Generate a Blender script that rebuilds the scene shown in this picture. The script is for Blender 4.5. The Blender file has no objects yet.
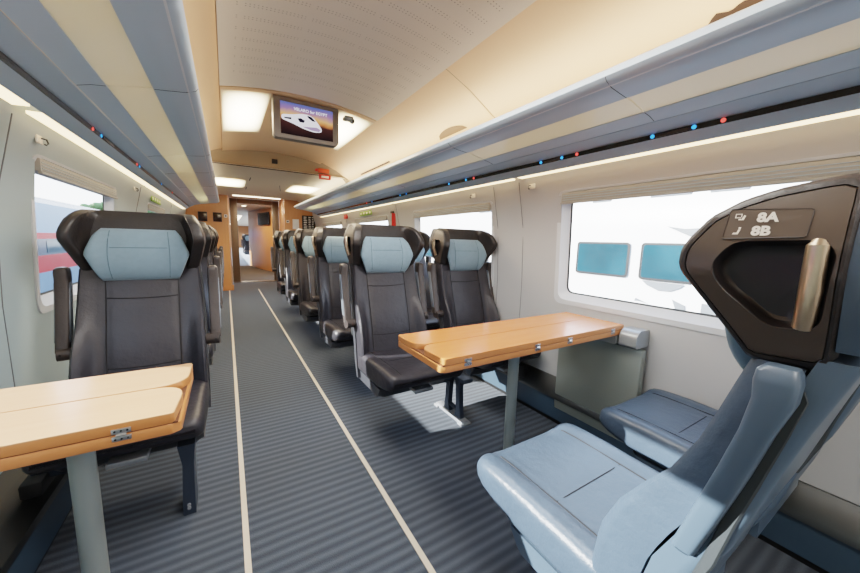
import bpy, bmesh, math, random
from mathutils import Vector, Matrix
random.seed(4)
SC = bpy.context.scene
COL = SC.collection
PI = math.pi
XL, XR, CX, H = -0.77, 1.93, 0.58, 1.2      # side walls at window height, centre line, camera height

# ------------------------------------------------------------------ materials
MATS = {}
def srgb(r, g, b):
    f = lambda c: (c/255/12.92) if c/255 <= .04045 else ((c/255+.055)/1.055)**2.4
    return (f(r), f(g), f(b), 1)
class NT:
    def __init__(s, name):
        s.m = bpy.data.materials.new(name); s.m.use_nodes = True
        s.t = s.m.node_tree; s.t.nodes.clear()
        s.out = s.n('ShaderNodeOutputMaterial')
    def n(s, typ, **k):
        nd = s.t.nodes.new(typ)
        for a, v in k.items(): setattr(nd, a, v)
        return nd
    def l(s, a, b): s.t.links.new(a, b)
    def math(s, op, a, b=None, c=None):
        nd = s.n('ShaderNodeMath', operation=op)
        for i, v in enumerate((a, b, c)):
            if v is None: continue
            if isinstance(v, (int, float)): nd.inputs[i].default_value = v
            else: s.l(v, nd.inputs[i])
        return nd.outputs[0]
    def xyz(s):
        tc = s.n('ShaderNodeTexCoord'); sp = s.n('ShaderNodeSeparateXYZ')
        s.l(tc.outputs['Object'], sp.inputs[0]); return tc.outputs['Object'], sp.outputs
    def noise(s, vec, scale, detail=3, rough=.5):
        nd = s.n('ShaderNodeTexNoise'); nd.inputs['Scale'].default_value = scale
        nd.inputs['Detail'].default_value = detail; nd.inputs['Roughness'].default_value = rough
        if vec is not None: s.l(vec, nd.inputs['Vector'])
        return nd.outputs['Fac']
    def mix(s, fac, a, b):
        nd = s.n('ShaderNodeMix', data_type='RGBA')
        if isinstance(fac, (int, float)): nd.inputs[0].default_value = fac
        else: s.l(fac, nd.inputs[0])
        for v, i in ((a, 6), (b, 7)):
            if isinstance(v, tuple): nd.inputs[i].default_value = v
            else: s.l(v, nd.inputs[i])
        return nd.outputs[2]
    def bsdf(s, col=None, rough=.5, metal=0, coat=0, spec=.5, sheen=0):
        b = s.n('ShaderNodeBsdfPrincipled')
        if isinstance(col, tuple): b.inputs['Base Color'].default_value = col
        elif col is not None: s.l(col, b.inputs['Base Color'])
        if isinstance(rough, (int, float)): b.inputs['Roughness'].default_value = rough
        else: s.l(rough, b.inputs['Roughness'])
        b.inputs['Metallic'].default_value = metal; b.inputs['Coat Weight'].default_value = coat
        b.inputs['Coat Roughness'].default_value = .15
        b.inputs['Specular IOR Level'].default_value = spec; b.inputs['Sheen Weight'].default_value = sheen
        return b
    def bump(s, h, b, strength=.3, dist=.01):
        nd = s.n('ShaderNodeBump'); nd.inputs['Strength'].default_value = strength
        nd.inputs['Distance'].default_value = dist; s.l(h, nd.inputs['Height']); s.l(nd.outputs[0], b.inputs['Normal'])
    def done(s, b):
        s.l(b.outputs[0], s.out.inputs[0]); return s.m

def plain(name, col, rough=.5, metal=0, var=.04, scale=12, coat=0, bumps=0, bscale=200, spec=.5, sheen=0):
    """a solid finish with slight uneven tone and optional fine grain"""
    if name in MATS: return MATS[name]
    t = NT(name); v, _ = t.xyz(); f = t.noise(v, scale)
    d = tuple(max(0, c*(1-var*2)) for c in col[:3])+(1,); u = tuple(min(1, c*(1+var*2)) for c in col[:3])+(1,)
    b = t.bsdf(t.mix(f, d, u), rough, metal, coat, spec, sheen)
    if bumps: t.bump(t.noise(v, bscale, 2), b, bumps, .002)
    MATS[name] = t.done(b); return MATS[name]

def emit(name, col, strength):
    t = NT(name); e = t.n('ShaderNodeEmission'); e.inputs[0].default_value = col; e.inputs[1].default_value = strength
    MATS[name] = t.done(e); return MATS[name]

def m_carpet():
    t = NT('striped_carpet'); v, c = t.xyz()
    wob = t.noise(v, 3, 2)
    ph = t.math('MULTIPLY_ADD', c[1], 2*PI/.0455, t.math('MULTIPLY', wob, 1.1))
    st = t.math('POWER', t.math('MULTIPLY_ADD', t.math('SINE', ph), .5, .5), 1.2)
    fine = t.noise(v, 260, 2, .7); big = t.noise(v, 1.3, 2)
    dots = t.math('MULTIPLY', st, t.math('MULTIPLY_ADD', fine, 1.1, .25))
    base = t.mix(fine, srgb(52, 56, 65), srgb(74, 80, 90)); base = t.mix(t.math('MULTIPLY', big, .5), base, srgb(46, 60, 74))
    b = t.bsdf(t.mix(t.math('MINIMUM', t.math('MULTIPLY', dots, .42), 1), base, srgb(110, 122, 135)), .95, spec=.1, sheen=.15)
    t.bump(fine, b, .5, .004); return t.done(b)
def m_perforated():
    t = NT('perforated_ceiling'); v, c = t.xyz()
    # pairs of close dot rows running across the car
    def saw(x, p): return t.math('FRACT', t.math('DIVIDE', t.math('ADD', x, 50), p))
    ux = t.math('ABSOLUTE', t.math('SUBTRACT', saw(c[0], .017), .5))
    uy = t.math('ABSOLUTE', t.math('SUBTRACT', saw(c[1], .017), .5))
    r = t.math('SQRT', t.math('ADD', t.math('POWER', ux, 2), t.math('POWER', uy, 2)))
    dot = t.math('LESS_THAN', r, .19)
    band = t.math('LESS_THAN', saw(c[1], .102), .34); gap = t.math('LESS_THAN', saw(c[0], .28), .93)
    inx = t.math('LESS_THAN', t.math('ABSOLUTE', t.math('SUBTRACT', c[0], CX)), .5)
    iny = t.math('LESS_THAN', c[1], 2.62)
    m = dot
    for k in (band, gap, inx, iny): m = t.math('MULTIPLY', m, k)
    b = t.bsdf(t.mix(t.math('MULTIPLY', m, .6), srgb(214, 204, 192), srgb(100, 88, 76)), .6)
    return t.done(b)
def m_wood(name, ca, cb, axis=0, rough=.35, scale=1.0):
    t = NT(name); tc = t.n('ShaderNodeTexCoord'); mp = t.n('ShaderNodeMapping')
    sc = [14, 14, 14]; sc[axis] = 1.2
    mp.inputs['Scale'].default_value = [k*scale for k in sc]
    t.l(tc.outputs['Object'], mp.inputs[0])
    g = t.noise(mp.outputs[0], 2.2, 5, .6); f = t.noise(mp.outputs[0], 9, 3, .6)
    fac = t.math('MULTIPLY_ADD', g, .8, t.math('MULTIPLY', f, .25))
    b = t.bsdf(t.mix(fac, ca, cb), rough, coat=.25); t.bump(f, b, .05, .001); return t.done(b)
def m_leather(name, col, rough=.42):
    t = NT(name); v, _ = t.xyz(); g = t.noise(v, 420, 3, .6); w = t.noise(v, 9, 3)
    d = tuple(c*.85 for c in col[:3])+(1,); u = tuple(min(1, c*1.15) for c in col[:3])+(1,)
    b = t.bsdf(t.mix(w, d, u), rough, spec=.45)
    t.bump(t.math('MULTIPLY_ADD', t.noise(v, 16, 4, .6), 1.8, t.math('MULTIPLY', g, .12)), b, .32, .008); return t.done(b)
def m_brushed(name, col, rough=.32, axis=2):
    t = NT(name); tc = t.n('ShaderNodeTexCoord'); mp = t.n('ShaderNodeMapping')
    sc = [120, 120, 120]; sc[axis] = 2; mp.inputs['Scale'].default_value = sc; t.l(tc.outputs['Object'], mp.inputs[0])
    g = t.noise(mp.outputs[0], 3, 3)
    b = t.bsdf(col, t.math('MULTIPLY_ADD', g, .2, rough-.1), 1); t.bump(g, b, .06, .001); return t.done(b)
def m_pane():
    t = NT('window_glass'); tr = t.n('ShaderNodeBsdfTransparent'); tr.inputs[0].default_value = (.95, .98, .97, 1)
    gl = t.n('ShaderNodeBsdfGlossy'); gl.inputs['Roughness'].default_value = .02
    v, _ = t.xyz(); nz = t.noise(v, 2, 2)
    lw = t.n('ShaderNodeLayerWeight'); lw.inputs[0].default_value = .25
    mx = t.n('ShaderNodeMixShader')
    t.l(t.math('MULTIPLY', lw.outputs[0], t.math('MULTIPLY_ADD', nz, .05, .12)), mx.inputs[0]); t.l(tr.outputs[0], mx.inputs[1]); t.l(gl.outputs[0], mx.inputs[2])
    return t.done(mx)
def m_rackglass():
    t = NT('frosted_rack_glass'); v, c = t.xyz()
    n = t.noise(v, 1.7, 2); n2 = t.noise(v, .9, 3)
    col = t.mix(n, srgb(222, 226, 214), srgb(238, 240, 230))
    d = t.n('ShaderNodeBsdfDiffuse'); t.l(col, d.inputs[0])
    tl = t.n('ShaderNodeBsdfTranslucent'); t.l(col, tl.inputs[0])
    gl = t.n('ShaderNodeBsdfGlossy'); gl.inputs['Roughness'].default_value = .06
    m1 = t.n('ShaderNodeMixShader'); m1.inputs[0].default_value = .55; t.l(d.outputs[0], m1.inputs[1]); t.l(tl.outputs[0], m1.inputs[2])
    m2 = t.n('ShaderNodeMixShader'); t.l(t.math('MULTIPLY_ADD', n2, .14, .06), m2.inputs[0]); t.l(m1.outputs[0], m2.inputs[1]); t.l(gl.outputs[0], m2.inputs[2])
    return t.done(m2)
def m_screen():
    t = NT('sunset_screen'); v, c = t.xyz()
    # object z runs 0..1 over the picture height through the mesh's own coordinates (metres)
    n = t.noise(v, 9, 4)
    r = t.n('ShaderNodeValToRGB'); el = r.color_ramp.elements
    el[0].position = 0; el[0].color = srgb(34, 26, 28); el[1].position = 1; el[1].color = srgb(86, 108, 180)
    for p, k in ((.4, srgb(70, 44, 42)), (.5, srgb(205, 130, 80)), (.62, srgb(232, 178, 120)), (.8, srgb(150, 120, 165))):
        e = el.new(p); e.color = k
    zz = t.math('MULTIPLY_ADD', t.math('SUBTRACT', n, .5), .28, t.math('MULTIPLY', t.math('ADD', c[2], .118), 1/.236))
    t.l(zz, r.inputs[0]); e = t.n('ShaderNodeEmission'); t.l(r.outputs[0], e.inputs[0]); e.inputs[1].default_value = .8
    return t.done(e)

M = {}
M['carpet'] = m_carpet()
M['perf'] = m_perforated()
M['cream'] = plain('cream_ceiling_panel', srgb(218, 184, 150), .5, var=.015, scale=2)
M['ceil'] = plain('pale_ceiling', srgb(218, 200, 176), .55, var=.015, scale=2)
M['fascia'] = plain('beige_fascia', srgb(150, 132, 108), .5, var=.02)
M['wall'] = plain('pale_wall_panel', srgb(186, 188, 190), .42, var=.012, scale=2, bumps=.05, bscale=600)
M['wallL'] = plain('cool_wall_panel', srgb(168, 184, 188), .42, var=.012, scale=2, bumps=.05, bscale=600)
M['frame'] = plain('pale_frame_and_highlight', srgb(206, 211, 216), .4, var=.01)
M['blind'] = plain('beige_blind', srgb(158, 156, 150), .6, var=.03)
M['gasket'] = plain('dark_rubber_and_shade', srgb(52, 58, 62), .6)
M['rack'] = plain('blue_grey_rack', srgb(172, 190, 204), .33, var=.015, scale=3, coat=.15)
M['rackdk'] = plain('slate_rack_panel', srgb(156, 174, 188), .4, var=.02, scale=3)
M['gap'] = plain('dark_joint', srgb(30, 30, 32), .7)
M['blackgloss'] = plain('black_gloss_strip', srgb(18, 16, 18), .12, var=.05)
M['rackglass'] = m_rackglass()
M['pane'] = m_pane()
M['leather'] = m_leather('charcoal_leather', srgb(46, 45, 51))
M['leather_sunlit'] = m_leather('sunlit_leather', srgb(66, 80, 96), .36)  # lighter, bluer copy of the charcoal leather, sunlight put into the colour
M['headleather'] = m_leather('dark_headrest_leather', srgb(44, 41, 41), .4)
M['seam'] = plain('dark_stitching', srgb(24, 24, 27), .8)
M['shell'] = plain('sunlit_plastic_shell', srgb(74, 90, 106), .35, var=.02, scale=5, bumps=.04, bscale=500)  # near seats' copy of the charcoal shell, lightened for the sun on it
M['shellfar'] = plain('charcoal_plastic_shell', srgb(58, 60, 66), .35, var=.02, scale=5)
M['sidepl'] = plain('brown_grey_plastic', srgb(74, 66, 60), .36, var=.02, scale=5)
M['recess'] = plain('dark_recess_plastic', srgb(34, 31, 33), .35, var=.04, scale=5)
M['arm'] = m_leather('brown_grey_armrest', srgb(62, 56, 55), .45)
M['armside'] = plain('silver_armrest_edge', srgb(128, 136, 146), .3, metal=.4, var=.02)
M['pillow'] = plain('steel_blue_fabric', srgb(114, 136, 150), .85, var=.05, scale=40, bumps=.25, bscale=900, spec=.2, sheen=.3)
M['pillowseam'] = plain('blue_fabric_seam', srgb(78, 100, 112), .9)
M['legmetal'] = plain('dark_blue_grey_metal', srgb(72, 82, 96), .35, metal=.5)
M['footmetal'] = plain('light_alloy', srgb(170, 175, 182), .35, metal=.5)
M['brass'] = plain('warm_satin_metal', srgb(214, 192, 166), .28, metal=.95, var=.01)
M['steel'] = plain('satin_grey_steel', srgb(148, 158, 158), .32, metal=.35, var=.02)
M['hinge'] = m_brushed('bright_hinge_metal', srgb(200, 202, 205), .3)
M['beech'] = m_wood('pale_beech_veneer', srgb(178, 132, 98), srgb(196, 154, 118), 0, .28)
M['beech2'] = m_wood('warm_beech_veneer', srgb(196, 110, 56), srgb(214, 136, 82), 0, .26)
M['edge'] = m_wood('beech_edge', srgb(184, 114, 62), srgb(200, 134, 84), 0, .4)
M['woodgap'] = plain('dark_wood_joint', srgb(92, 52, 26), .7)
M['orange'] = m_wood('orange_wood_wall', srgb(184, 118, 68), srgb(200, 140, 90), 2, .4)
M['bracket'] = plain('grey_green_panel', srgb(142, 149, 144), .3, metal=.25, var=.02, scale=4)
M['bracket2'] = plain('silver_grey_cover', srgb(158, 162, 164), .3, metal=.3, var=.02)
M['skirt'] = plain('dark_slate_skirting', srgb(58, 76, 92), .4, var=.04)
M['skirt2'] = m_brushed('heater_grille_metal', srgb(104, 106, 106), .4, 1)
M['black'] = plain('black_plastic', srgb(20, 20, 22), .5)
M['strip'] = plain('sand_floor_strip', srgb(206, 196, 180), .6)
M['tvgrey'] = plain('grey_monitor_housing', srgb(122, 114, 106), .45, var=.02)
M['white'] = plain('white_plastic', srgb(232, 232, 230), .45, var=.01)
M['red'] = plain('red_plastic', srgb(196, 40, 34), .45)
M['orangered'] = plain('orange_red_plastic', srgb(205, 84, 48), .45)
M['green'] = plain('green_sign', srgb(120, 160, 70), .5)
M['ledwarm'] = emit('warm_light_strip', (1, .70, .38, 1), 3.6)
def m_diffuser(name, col, strength):
    """ceiling light with its soft glow painted in: emission fades from the middle to the rim (uses each diffuser's own generated box)"""
    t = NT(name); tc = t.n('ShaderNodeTexCoord'); sp = t.n('ShaderNodeSeparateXYZ'); t.l(tc.outputs['Generated'], sp.inputs[0])
    def edge(o): return t.math('POWER', t.math('MULTIPLY', t.math('MULTIPLY', o, t.math('SUBTRACT', 1, o)), 4), 1.1)
    f = t.math('MULTIPLY', edge(sp.outputs[0]), edge(sp.outputs[1]))
    e = t.n('ShaderNodeEmission'); e.inputs[0].default_value = col; t.l(t.math('MULTIPLY', f, strength), e.inputs[1])
    d = t.n('ShaderNodeBsdfDiffuse'); d.inputs[0].default_value = srgb(226, 212, 192); a = t.n('ShaderNodeAddShader'); t.l(e.outputs[0], a.inputs[0]); t.l(d.outputs[0], a.inputs[1])
    return t.done(a)
M['lamp'] = m_diffuser('warm_ceiling_glow', (1, .80, .50, 1), 14)
M['lamp2'] = emit('soft_ceiling_diffuser', (1, .86, .66, 1), 5)
M['ledblue'] = emit('blue_indicator', (.05, .35, 1, 1), 1.6)
M['ledred'] = emit('red_indicator', (1, .10, .08, 1), 1.4)
M['screen'] = m_screen()
M['scrwhite'] = emit('screen_white', srgb(238, 236, 244), .95)
M['scrmid'] = emit('screen_lilac', srgb(170, 150, 185), .8)
M['scrdark'] = emit('screen_dark', srgb(28, 24, 40), .8)
M['trainwhite'] = plain('white_train_paint', srgb(240, 240, 240), .35, var=.01)
M['trainglass'] = plain('tinted_train_glass', srgb(36, 66, 78), .1, var=.35, scale=1.1)
M['traingrey'] = plain('grey_train_mark', srgb(104, 108, 112), .4)
M['trainlight'] = plain('silver_blue_train_paint', srgb(100, 128, 156), .4, var=.06, scale=1)
M['trainred'] = plain('red_train_paint', srgb(170, 8, 6), .4, var=.06, scale=1)
M['traindark'] = plain('dark_train_band', srgb(28, 50, 74), .2, var=.1, scale=1)
M['ground'] = plain('pale_ballast', srgb(150, 150, 148), .9, var=.08, scale=3)
M['foliage'] = plain('tree_leaves', srgb(86, 112, 74), .8, var=.3, scale=6)
M['bark'] = plain('tree_bark', srgb(86, 72, 58), .9)
M['mat'] = plain('brown_entrance_mat', srgb(72, 58, 42), .9, var=.1)
M['bluefloor'] = plain('pale_blue_carpet', srgb(150, 164, 178), .9, var=.05)
M['portal'] = plain('bronze_grey_frame', srgb(104, 92, 78), .4, metal=.2, var=.03)
M['paper'] = plain('white_paper', srgb(228, 226, 220), .7)

# ------------------------------------------------------------------ mesh helpers
class MB:
    def __init__(s): s.bm = bmesh.new(); s.mats = []
    def mi(s, m):
        if m not in s.mats: s.mats.append(m)
        return s.mats.index(m)
    def face(s, vs, m):
        try:
            f = s.bm.faces.new(vs); f.material_index = s.mi(m); f.smooth = True; return f
        except ValueError: return None
    def poly(s, pts, m):
        return s.face([s.bm.verts.new(p) for p in pts], m)
    def loft(s, loops, m, cap0=True, cap1=True, closed=True):
        rings = [[s.bm.verts.new(p) for p in L] for L in loops]
        n = len(rings[0])
        for a, b in zip(rings, rings[1:]):
            for i in range(n if closed else n-1):
                j = (i+1) % n; s.face([a[i], a[j], b[j], b[i]], m)
        if closed and cap0: s.face(rings[0][::-1], m)
        if closed and cap1: s.face(rings[-1], m)
        return s
    def tube(s, pts, r, m, n=8, cap=True):
        pts = [Vector(p) for p in pts]; loops = []
        for i, p in enumerate(pts):
            d = (pts[min(i+1, len(pts)-1)]-pts[max(i-1, 0)])
            if d.length < 1e-9: d = Vector((0, 0, 1))
            d.normalize(); up = Vector((0, 0, 1)) if abs(d.z) < .9 else Vector((1, 0, 0))
            a = d.cross(up).normalized(); b = d.cross(a)
            rr = r[i] if isinstance(r, (list, tuple)) else r
            loops.append([p+(a*math.cos(t)+b*math.sin(t))*rr for t in [2*PI*k/n for k in range(n)]])
        return s.loft(loops, m, cap, cap)
    def box(s, x0, x1, y0, y1, z0, z1, m, bev=0, seg=2, rot=None, piv=None):
        vs = [s.bm.verts.new((x, y, z)) for x in (x0, x1) for y in (y0, y1) for z in (z0, z1)]
        fs = [s.face([vs[i] for i in q], m) for q in ((0, 1, 3, 2), (4, 6, 7, 5), (0, 4, 5, 1), (2, 3, 7, 6), (0, 2, 6, 4), (1, 5, 7, 3))]
        new = vs
        if bev:
            es = list({e for f in fs for e in f.edges})
            r = bmesh.ops.bevel(s.bm, geom=es, offset=bev, segments=seg, affect='EDGES', profile=.5, clamp_overlap=True)
            new = list({v for f in r['faces'] for v in f.verts} | {v for v in vs if v.is_valid})
            for f in r['faces']: f.material_index = s.mi(m); f.smooth = True
        if rot is not None:
            pv = Vector(piv if piv else ((x0+x1)/2, (y0+y1)/2, (z0+z1)/2))
            for v in new: v.co = pv + rot @ (v.co-pv)
        return s
    def slab(s, outline, z0, z1, m, me=None, bev=0):
        """outline in xy, extruded from z0 to z1, with a small chamfer"""
        me = me or m
        c = Vector((sum(p[0] for p in outline)/len(outline), sum(p[1] for p in outline)/len(outline)))
        def ins(d): return [tuple(Vector(p)+(c-Vector(p)).normalized()*d) for p in outline]
        a = ins(bev)
        L = [[(p[0], p[1], z0) for p in a], [(p[0], p[1], z0+bev) for p in outline], [(p[0], p[1], z1-bev) for p in outline], [(p[0], p[1], z1) for p in a]]
        rings = [[s.bm.verts.new(p) for p in q] for q in L]
        n = len(outline)
        for q, (r0, r1) in enumerate(zip(rings, rings[1:])):
            for i in range(n): s.face([r0[i], r0[(i+1) % n], r1[(i+1) % n], r1[i]], me if q < 2 else m)
        s.face(rings[0][::-1], me); s.face(rings[-1], m); return s
    def sphere(s, c, r, m, u=14, v=8, sc=(1, 1, 1)):
        L = []
        for j in range(1, v):
            t = PI*j/v; L.append([(c[0]+r*sc[0]*math.sin(t)*math.cos(2*PI*i/u), c[1]+r*sc[1]*math.sin(t)*math.sin(2*PI*i/u), c[2]-r*sc[2]*math.cos(t)) for i in range(u)])
        return s.loft(L, m)
    def mesh(s, name, mirror=False, angle=40):
        if mirror:
            for v in s.bm.verts: v.co.x *= -1
        bmesh.ops.remove_doubles(s.bm, verts=s.bm.verts, dist=1e-6)
        bmesh.ops.recalc_face_normals(s.bm, faces=s.bm.faces)
        if False: pass
        me = bpy.data.meshes.new(name); s.bm.to_mesh(me); s.bm.free()
        for m in s.mats: me.materials.append(m)
        me.shade_smooth() if hasattr(me, 'shade_smooth') else None
        me.set_sharp_from_angle(angle=math.radians(angle))
        return me
    def build(s, name, parent=None, mirror=False, angle=40, loc=None):
        o = bpy.data.objects.new(name, s.mesh(name, mirror, angle)); COL.objects.link(o)
        if parent: o.parent = parent
        if loc: o.location = loc
        return o
def tag(o, label, cat, group=None):
    o['label'] = label; o['category'] = cat
    if group: o['group'] = group
    return o
def thing(name, label, cat, loc=(0, 0, 0), group=None, rz=0):
    o = bpy.data.objects.new(name, None); COL.objects.link(o); o.location = loc; o.rotation_euler = (0, 0, rz); o.empty_display_size = .1
    return tag(o, label, cat, group)
def struct(o): o['kind'] = 'structure'; return o
def sempty(name, loc=(0, 0, 0)):
    o = bpy.data.objects.new(name, None); COL.objects.link(o); o.location = loc; return struct(o)
def copy_tree(o, label, loc, rz=None, group=None, data_only=False):
    c = o.copy(); COL.objects.link(c); c.location = loc; c['label'] = label
    if rz is not None: c.rotation_euler = (0, 0, rz)
    if group: c['group'] = group
    for ch in list(o.children):
        k = ch.copy(); COL.objects.link(k); k.parent = c
        for g in list(ch.children):
            q = g.copy(); COL.objects.link(q); q.parent = k
    return c
def lerp(t, pts):
    if t <= pts[0][0]: return pts[0][1]
    for (a, u), (b, v) in zip(pts, pts[1:]):
        if t <= b: return u+(v-u)*(t-a)/(b-a)
    return pts[-1][1]
def smooth(a, b, t):
    t = max(0, min(1, (t-a)/(b-a))); return t*t*(3-2*t)
def text_mesh(txt, size, mat, bold=0):
    cu = bpy.data.curves.new('lettering', 'FONT'); cu.body = txt; cu.size = size; cu.offset = bold; cu.resolution_u = 3
    ob = bpy.data.objects.new('lettering', cu); COL.objects.link(ob)
    dg = bpy.context.evaluated_depsgraph_get(); me = bpy.data.meshes.new_from_object(ob.evaluated_get(dg))
    bpy.data.objects.remove(ob); bpy.data.curves.remove(cu)
    me.materials.clear(); me.materials.append(mat); return me

# ------------------------------------------------------------------ the seat
# local frame: +y is from the front of the seat to its back, x across, the aisle on +x (mirrored for the twin-seat side)
def pan_loop(y, w, zt, zb, r=.032, dish=.012):
    pts = []; N = 24
    for i in range(N+1):
        x = -w+r+(2*w-2*r)*i/N; u = abs(x)/w
        z = zt-dish*(1-smooth(.45, .85, u))-.006*math.exp(-((abs(x)-.165)/.008)**2)
        pts.append((x, y, z))
    cz = zt-r; 
    for k in range(1, 6): a = PI/2-k*PI/2/5; pts.append((w-r+r*math.cos(a), y, cz+r*math.sin(a)))
    rb = min(r, (zt-zb)*.45)
    for k in range(0, 5): a = -k*PI/2/4; pts.append((w-rb+rb*math.cos(a), y, zb+rb+rb*math.sin(a)))
    for k in range(0, 5): a = -PI/2-k*PI/2/4; pts.append((-w+rb+rb*math.cos(a), y, zb+rb+rb*math.sin(a)))
    for k in range(0, 5): a = PI-k*PI/2/5; pts.append((-w+r+r*math.cos(a), y, cz+r*math.sin(a)))
    return pts
DF = [(.40, .485), (.46, .495), (.60, .525), (.70, .552), (.785, .58), (.90, .615), (1.02, .648), (1.06, .66)]
DS = [(.40, .425), (.46, .427), (.57, .438), (.655, .47), (.731, .518), (.785, .556), (.86, .590), (.925, .610), (.983, .626), (1.024, .638), (1.06, .65)]
DR = [(.30, .53), (.40, .575), (.60, .62), (.69, .655), (.80, .682), (.92, .712), (1.05, .752), (1.15, .778), (1.30, .80)]
BW = [(.40, .247), (.60, .247), (.80, .242), (.95, .236), (1.06, .228)]
def back_front(x, z):
    w = lerp(z, BW); df, ds = lerp(z, DF), lerp(z, DS); u = abs(x)/w
    g = .005*math.exp(-((abs(x)-.14)/.007)**2)
    return df+(ds-df)*smooth(.66, .97, u)-.012*math.cos(min(1, u/.62)*PI/2)*0.6+g
def back_mid(z): return lerp(z, DS)*.42+lerp(z, DR)*.58
def back_loop(z):
    w = lerp(z, BW); r = .018; P = []; N = 30
    for i in range(N+1):
        x = -w+r*.6+(2*w-1.2*r)*i/N; P.append((x, back_front(x, z), z))
    f = back_front(w, z); P += [(w-.002, f+r*.5, z), (w, f+r*1.3, z), (w, back_mid(z), z), (-w, back_mid(z), z), (-w, f+r*1.3, z), (-w+.002, f+r*.5, z)]
    return P
def shell_loop(z):
    w = lerp(z, BW)+.006; m, d = back_mid(z)+.004, lerp(z, DR); r = min(.03, (d-m)*.45)
    if z > 1.06: w = lerp(z, [(1.06, .235), (1.165, .262), (1.20, .259), (1.25, .245), (1.30, .217)]); m = .724; r = min(.02, (d-m)*.45)
    P = [(-w, m, z)]+[(w, m, z)]
    for k in range(5): a = k*PI/2/4; P.append((w-r+r*math.cos(a), d-r+r*math.sin(a), z))
    for k in range(5): a = PI/2+k*PI/2/4; P.append((-w+r+r*math.cos(a), d-r+r*math.sin(a), z))
    return P
HW = [(1.022, .222), (1.07, .236), (1.165, .261), (1.20, .258), (1.25, .244), (1.29, .224), (1.305, .214)]
WF = [(1.022, .636), (1.035, .628), (1.071, .603), (1.138, .554), (1.160, .538), (1.176, .533), (1.195, .533), (1.214, .539), (1.255, .565), (1.28, .600), (1.295, .640), (1.305, .69)]
FI = [(1.022, .650), (1.2, .672), (1.28, .684), (1.305, .695)]
def head_loop(z, trim):
    W = lerp(z, HW); wf = lerp(z, WF); fi = max(lerp(z, FI), wf+.004); rr = lerp(z, [(1.02, .715), (1.2, .722), (1.305, .718)])
    th = .042; Wp = W-trim      # the aisle side is cut back for the side panel
    def tip(xo, xi, s):
        c = []; 
        for k in range(7):
            a = PI*k/6; mx = (xo+xi)/2; hw = abs(xo-xi)/2
            c.append((s*(mx+hw*math.cos(a)), wf+.016-.016*math.sin(a)))
        return c
    R = [(Wp, rr)]+tip(Wp, W-th, 1)      # from outside to inside
    N = 10; In = []
    x0 = W-th; 
    for i in range(1, 4): t = i/4; In.append((x0-.035*t*t, wf+.02+(fi-wf-.02)*t))
    face = [(x0-.035-(2*(x0-.035))*i/N, fi-.004+.0*i) for i in range(N+1)]
    L = tip(W, W-th, -1)[::-1]
    P = R+In+face+[(-a, b) for a, b in In[::-1]]+L+[(-W, rr)]
    return [(x, y, z) for x, y in P]
def ray_ring(poly, n, c):
    out = []
    for k in range(n):
        a = 2*PI*k/n; d = Vector((math.cos(a), math.sin(a))); best = None
        for i in range(len(poly)):
            p = Vector(poly[i])-Vector(c); q = Vector(poly[(i+1) % len(poly)])-Vector(c); e = q-p
            den = d.x*e.y-d.y*e.x
            if abs(den) < 1e-12: continue
            t = (p.x*e.y-p.y*e.x)/den; u = (p.x*d.y-p.y*d.x)/den
            if t > 0 and -1e-6 <= u <= 1+1e-6: best = t if best is None else max(best, t)
        out.append((c[0]+d.x*best, c[1]+d.y*best))
    return out
def round_poly(pts, r, seg=4):
    out = []; n = len(pts)
    for i in range(n):
        p, a, b = Vector(pts[i]), Vector(pts[i-1]), Vector(pts[(i+1) % n])
        rr = r[i] if isinstance(r, (list, tuple)) else r
        u, v = a-p, b-p; k = min(rr, u.length*.45, v.length*.45); u.normalize(); v.normalize()
        A, B = p+u*k, p+v*k
        for j in range(seg+1):
            t = j/seg; out.append(tuple(A*(1-t)**2+p*2*t*(1-t)+B*t*t))
    return out

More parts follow.
